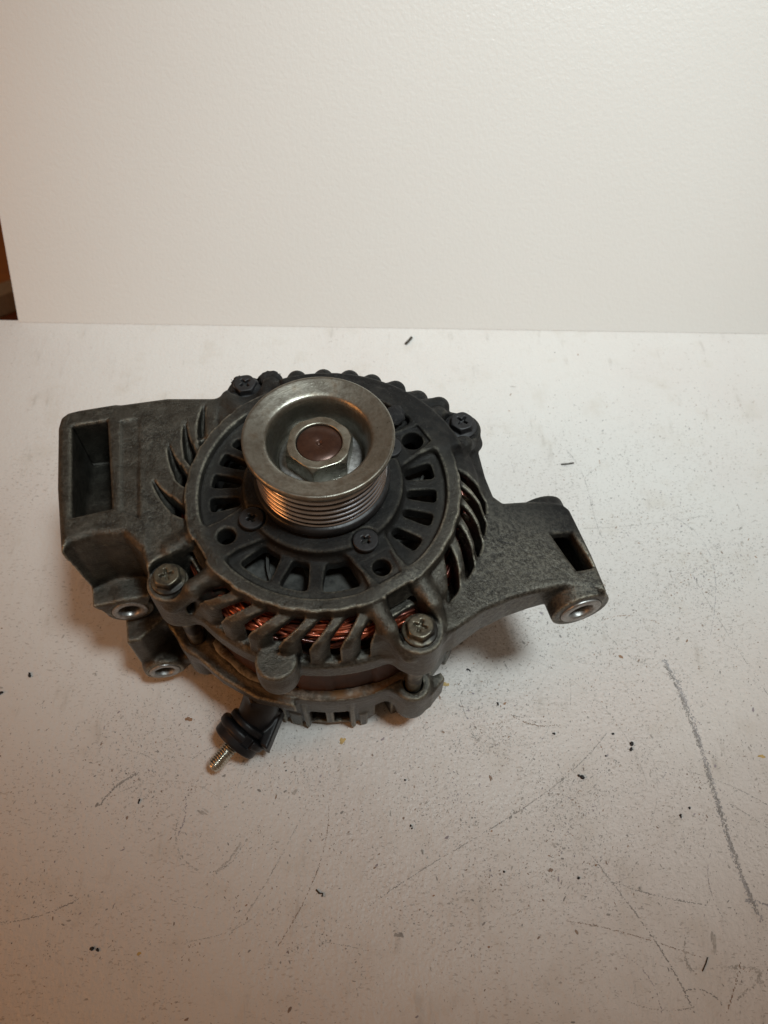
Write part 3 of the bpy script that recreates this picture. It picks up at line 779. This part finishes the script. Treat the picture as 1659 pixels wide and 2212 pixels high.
while N < 36000:
    px, py = RNG.uniform(-60, 1720), RNG.uniform(735, 2260)
    if RNG.random() > dens(px, py): continue
    # clumps
    p = at(px, py, TZ); k = RNG.choice(['pale', 'pale', 'grey', 'grey', 'brown', 'violet', 'rust', 'dark'], p=[.34, .24, .15, .07, .11, .05, .03, .01])
    L = RNG.lognormal(-1.32, .52); w = L*RNG.uniform(.18, .6)
    if k == 'dark': L *= .6; w *= .7
    pools[k].append(fleck(p[0], p[1], L, w, RNG.normal(.9, .9), zz())); N += 1
for _ in range(330):                                   # tight clusters
    px, py = RNG.uniform(0, 1659), RNG.uniform(1100, 2100)
    if RNG.random() > dens(px, py)*1.3: continue
    p = at(px, py, TZ); k = RNG.choice(['grey', 'brown', 'pale', 'violet']); s = RNG.uniform(1, 4)
    for _ in range(int(RNG.uniform(8, 26))):
        L = RNG.lognormal(-1.3, .4); pools[k].append(fleck(p[0]+RNG.normal(0, s), p[1]+RNG.normal(0, s), L, L*.6, RNG.uniform(0, PI), zz()))
for k, ps in pools.items(): flecks_obj('paint_speck', ps, mk[k], kind='stuff')

def stroke(pts, width, mat, fill=.75, name='scratch', z=None):
    """a broken pencil-like line: many short flecks along a smooth path of pixels"""
    P = np.array([at(x, y, TZ)[:2] for x, y in pts]); ps = []
    seg = np.linalg.norm(np.diff(P, axis=0), axis=1); s = np.concatenate([[0], np.cumsum(seg)]); L = s[-1]
    step = .35 if width < 1 else .45; q = np.repeat(np.arange(0, L, step), 1 if width < 1 else 3)
    # Catmull-Rom-like smoothing through a cubic fit per coordinate
    deg = min(3, len(P)-1); fx = np.polyfit(s, P[:, 0], deg); fy = np.polyfit(s, P[:, 1], deg)
    for u in q:
        if RNG.random() > fill*(.75+.35*math.sin(u*.35+len(pts))): continue
        x, y = np.polyval(fx, u), np.polyval(fy, u); dx, dy = np.polyval(np.polyder(fx), u), np.polyval(np.polyder(fy), u)
        a = math.atan2(dy, dx); off = RNG.normal(0, width*.24); wf = min(width, .9)
        ps.append(fleck(x-off*math.sin(a), y+off*math.cos(a), step*RNG.uniform(.7, 1.5), wf*RNG.uniform(.2, .5), a+RNG.normal(0, .15 if width < 1 else .6), zz()))
    if ps: flecks_obj(name, ps, mk[mat])
STR = [([(1437, 1425), (1475, 1520), (1520, 1620), (1545, 1700), (1572, 1810), (1610, 1930), (1650, 1990)], 3.0, 'pencil', .95),
       ([(1437, 1432), (1480, 1540), (1525, 1640), (1556, 1750), (1590, 1870), (1640, 1975)], 2.2, 'grey', .8),
       ([(1608, 1945), (1635, 1948), (1659, 1955)], 1.6, 'pencil', .9),
       ([(1310, 1586), (1225, 1670), (1150, 1730), (1060, 1800), (960, 1850), (880, 1890), (800, 1960)], .55, 'grey', .8),
       ([(1210, 960), (1270, 1060), (1300, 1160), (1325, 1200)], .4, 'grey', .7), ([(1440, 1110), (1530, 1190), (1545, 1300), (1535, 1370)], .45, 'pencil', .7),
       ([(1280, 1850), (1340, 1930), (1400, 2010), (1450, 2090), (1500, 2190)], .8, 'grey', .8), ([(1225, 1990), (1330, 2010), (1400, 2030), (1520, 2070)], .5, 'brown', .7),
       ([(0, 1993), (60, 1985), (110, 1970), (175, 1938)], .6, 'grey', .85), ([(240, 1720), (330, 1690), (400, 1690), (480, 1730)], .4, 'pale', .7),
       ([(215, 1740), (250, 1700), (300, 1670)], 1.0, 'grey', .7), ([(710, 1740), (695, 1850), (650, 1960), (600, 2045)], .5, 'brown', .8), ([(665, 1745), (590, 1880), (520, 1990), (495, 2020)], .7, 'pale', .8),
       ([(1455, 1660), (1560, 1690), (1659, 1740)], .4, 'grey', .7), ([(1395, 1600), (1420, 1700), (1405, 1780)], .35, 'pale', .6), ([(1105, 1545), (1150, 1565), (1210, 1565)], .8, 'brown', .8),
       ([(1110, 1545), (1160, 1560)], .7, 'grey', .9), ([(1540, 1720), (1600, 1750), (1659, 1790)], .5, 'grey', .7), ([(1320, 1905), (1420, 1935), (1530, 1955)], .6, 'grey', .7),
       ([(395, 1750), (385, 1820), (400, 1870), (470, 1880), (520, 1830)], .8, 'pale', .6), ([(400, 1720), (395, 1780), (380, 1810)], .8, 'violet', .7), ([(250, 1620), (330, 1640), (350, 1655)], .4, 'grey', .6),
       ([(415, 1640), (460, 1615), (530, 1605)], .45, 'grey', .7), ([(380, 2040), (430, 2030), (500, 2010), (560, 1970)], .5, 'pale', .7), ([(1500, 1250), (1560, 1350), (1659, 1500)], .4, 'grey', .6),
       ([(1130, 1420), (1250, 1480), (1330, 1560), (1400, 1700)], .3, 'pale', .7), ([(985, 1470), (1000, 1530), (1030, 1600)], .35, 'grey', .7), ([(1190, 960), (1195, 1120), (1180, 1180)], .3, 'pale', .6),
       ([(1600, 2080), (1585, 2140), (1570, 2190)], .8, 'brown', .7), ([(1480, 2140), (1540, 2150), (1560, 2170)], .7, 'grey', .8), ([(1575, 2090), (1640, 2100), (1590, 2160)], 1.6, 'pale', .6),
       ([(1330, 2150), (1410, 2180), (1500, 2175)], .6, 'pale', .7), ([(1490, 2010), (1480, 2060), (1495, 2100)], 2.2, 'pale', .7), ([(1430, 1430), (1350, 1410), (1310, 1370), (1270, 1350)], .8, 'pale', .7),
       ([(1000, 1590), (1080, 1610), (1180, 1600)], .4, 'pale', .6), ([(470, 1880), (500, 1850), (520, 1820)], 1.0, 'pale', .7), ([(1300, 1340), (1360, 1330), (1430, 1350)], .6, 'rust', .5),
       ([(1120, 1690), (1150, 1640), (1190, 1560)], .4, 'pale', .6), ([(1540, 1830), (1530, 1900), (1560, 1980)], .4, 'violet', .5), ([(1340, 2060), (1400, 2110), (1430, 2190)], .5, 'violet', .5)]
for s in STR: stroke(*s)
for _ in range(150):                                   # many faint short scratches
    px, py = RNG.uniform(0, 1659), RNG.uniform(900, 2200)
    if RNG.random() > dens(px, py)*1.6: continue
    a = RNG.normal(1.9, .7) if RNG.random() < .6 else RNG.uniform(0, PI); L = RNG.lognormal(3.9, .6); b = RNG.normal(0, .25)
    dx, dy = math.cos(a)*L, math.sin(a)*L
    STR2 = [(px, py), (px+dx*.5-dy*b*.2, py+dy*.5+dx*b*.2), (px+dx, py+dy)]
    stroke(STR2, RNG.uniform(.22, .5), RNG.choice(['pale', 'grey', 'pale', 'brown', 'violet']), RNG.uniform(.45, .8))
for (x, y, L, w, a, m) in ((955, 1478, 3.2, 1.3, .2, 'yellow'), (922, 1527, 3.6, 1.0, .1, 'yellow'), (741, 1600, 2.2, 1.4, .8, 'yellow'), (1646, 1635, 2.4, 1.0, 0, 'yellow'), (300, 2060, 1.2, .9, 0, 'yellow'),
                           (437, 1755, 3.0, .9, 2.6, 'pale'), (1060, 1680, .9, 1.6, .5, 'brown'), (405, 1555, 2.2, 1.4, .1, 'rust'), (1190, 1880, 1.3, 1.2, .3, 'brown'), (860, 2020, 2.0, 1.2, 0, 'grey'), (1540, 2030, 1.2, 4.5, 2.8, 'pale')):
    p = at(x, y, TZ); ps = [fleck(p[0]+RNG.normal(0, L*.3), p[1]+RNG.normal(0, w*.3), L*.6, w*.6, a, zz()) for _ in range(5)]
    flecks_obj('paint_stain', ps, mk[m])

# ------------------------------------------------------------------ loose bits lying on the table
crumb_m = m_flat('black_crumb', (.012, .011, .012), .55, .3)
twig_m = m_flat('dark_shaving', (.06, .045, .03), .5, .3)
def crumb(x, y, r, label, sq=.6, mat=crumb_m, long=1.0, a=0.0, name='debris_crumb'):
    p = at(x, y, TZ); V = []; F = []
    for j in range(3):
        v, f = lump(np.array([RNG.normal(0, r*.35)*long, RNG.normal(0, r*.3), 0]), r*RNG.uniform(.5, .8), sq); v[:, 0] *= long
        F += [tuple(i+len(V) for i in q) for q in f]; V += [tuple(q) for q in v]
    V = np.array(V); V[:, 2] -= V[:, 2].min()-.02; c, s = math.cos(a), math.sin(a)
    V = np.stack([V[:, 0]*c-V[:, 1]*s, V[:, 0]*s+V[:, 1]*c, V[:, 2]], 1)
    o = mesh_obj(name, V, F, mat, None, label=label, cat='crumb', group='black crumbs scattered on the tabletop'); o.location = W(p); return o
def fibre(pts, r, label, name='metal_shaving'):
    P = np.array([at(x, y, TZ)+np.array([0, 0, r]) for x, y in pts]); c = P[0].copy(); c[2] = TZ
    v, f = tube(P-c, r, 6); n = len(P)
    f = list(f)+[tuple(range(6))[::-1], tuple(range((n-1)*6, n*6))]
    o = mesh_obj(name, v, f, twig_m, None, label=label, cat='shaving', group='loose shavings on the tabletop'); o.location = W(c)
fibre([(876, 745), (883, 738), (889, 731)], 1.0, 'short dark shaving near the foot of the white panel')
fibre([(1212, 1004), (1226, 1003), (1239, 1001)], .5, 'thin dark sliver lying behind the right mounting arm')
fibre([(683, 1922), (690, 1930), (697, 1930), (696, 1937)], .4, 'small curled dark red fibre in the lower middle of the table')
fibre([(1517, 2098), (1524, 2082), (1528, 2068)], .28, 'upright brown splinter towards the lower right corner')
for c in ((66, 1458, 1.1, 'round black crumb at the left edge level with the rear mounting ear'), (3, 1497, 1.3, 'flat black crumb cut by the left edge of the picture'),
          (1258, 1680, 1.25, 'largest black crumb, alone right of centre below the arm'), (1363, 1616, 1.15, 'black crumb upper right of the largest one'),
          (1324, 1585, .7, 'small black crumb nearest the top of the right-hand crumb group'), (1195, 1586, .8, 'small black crumb midway between arm and largest crumb'),
          (1013, 1448, .8, 'tiny black crumb in front of the right arm beside the body'), (300, 1729, .8, 'flat black flake left of the terminal stud'),
          (1308, 1633, .6, 'tiny black crumb left below the upper right one'), (888, 1786, .9, 'small black crumb below the body, left of the long scratch'),
          (875, 1686, .6, 'tiny black crumb below the rear skirt'), (1470, 1762, .9, 'black crumb left of the grey smear'), (1490, 1745, .6, 'tiny crumb just beside the grey smear'),
          (1089, 1883, .7, 'small black crumb in the lower middle right'), (1250, 1899, .8, 'black crumb low right of the middle'), (197, 2050, 1.0, 'dark crumb in the shaded lower left'),
          (212, 2053, .8, 'second dark crumb beside the one in the lower left shade'), (1075, 1520, .9, 'broken black crumb on the brown scuff'), (618, 1665, .6, 'tiny crumb in front of the terminal stud')):
    crumb(c[0], c[1], c[2]*.85, c[3], a=RNG.uniform(0, 3), long=RNG.uniform(1, 1.5))
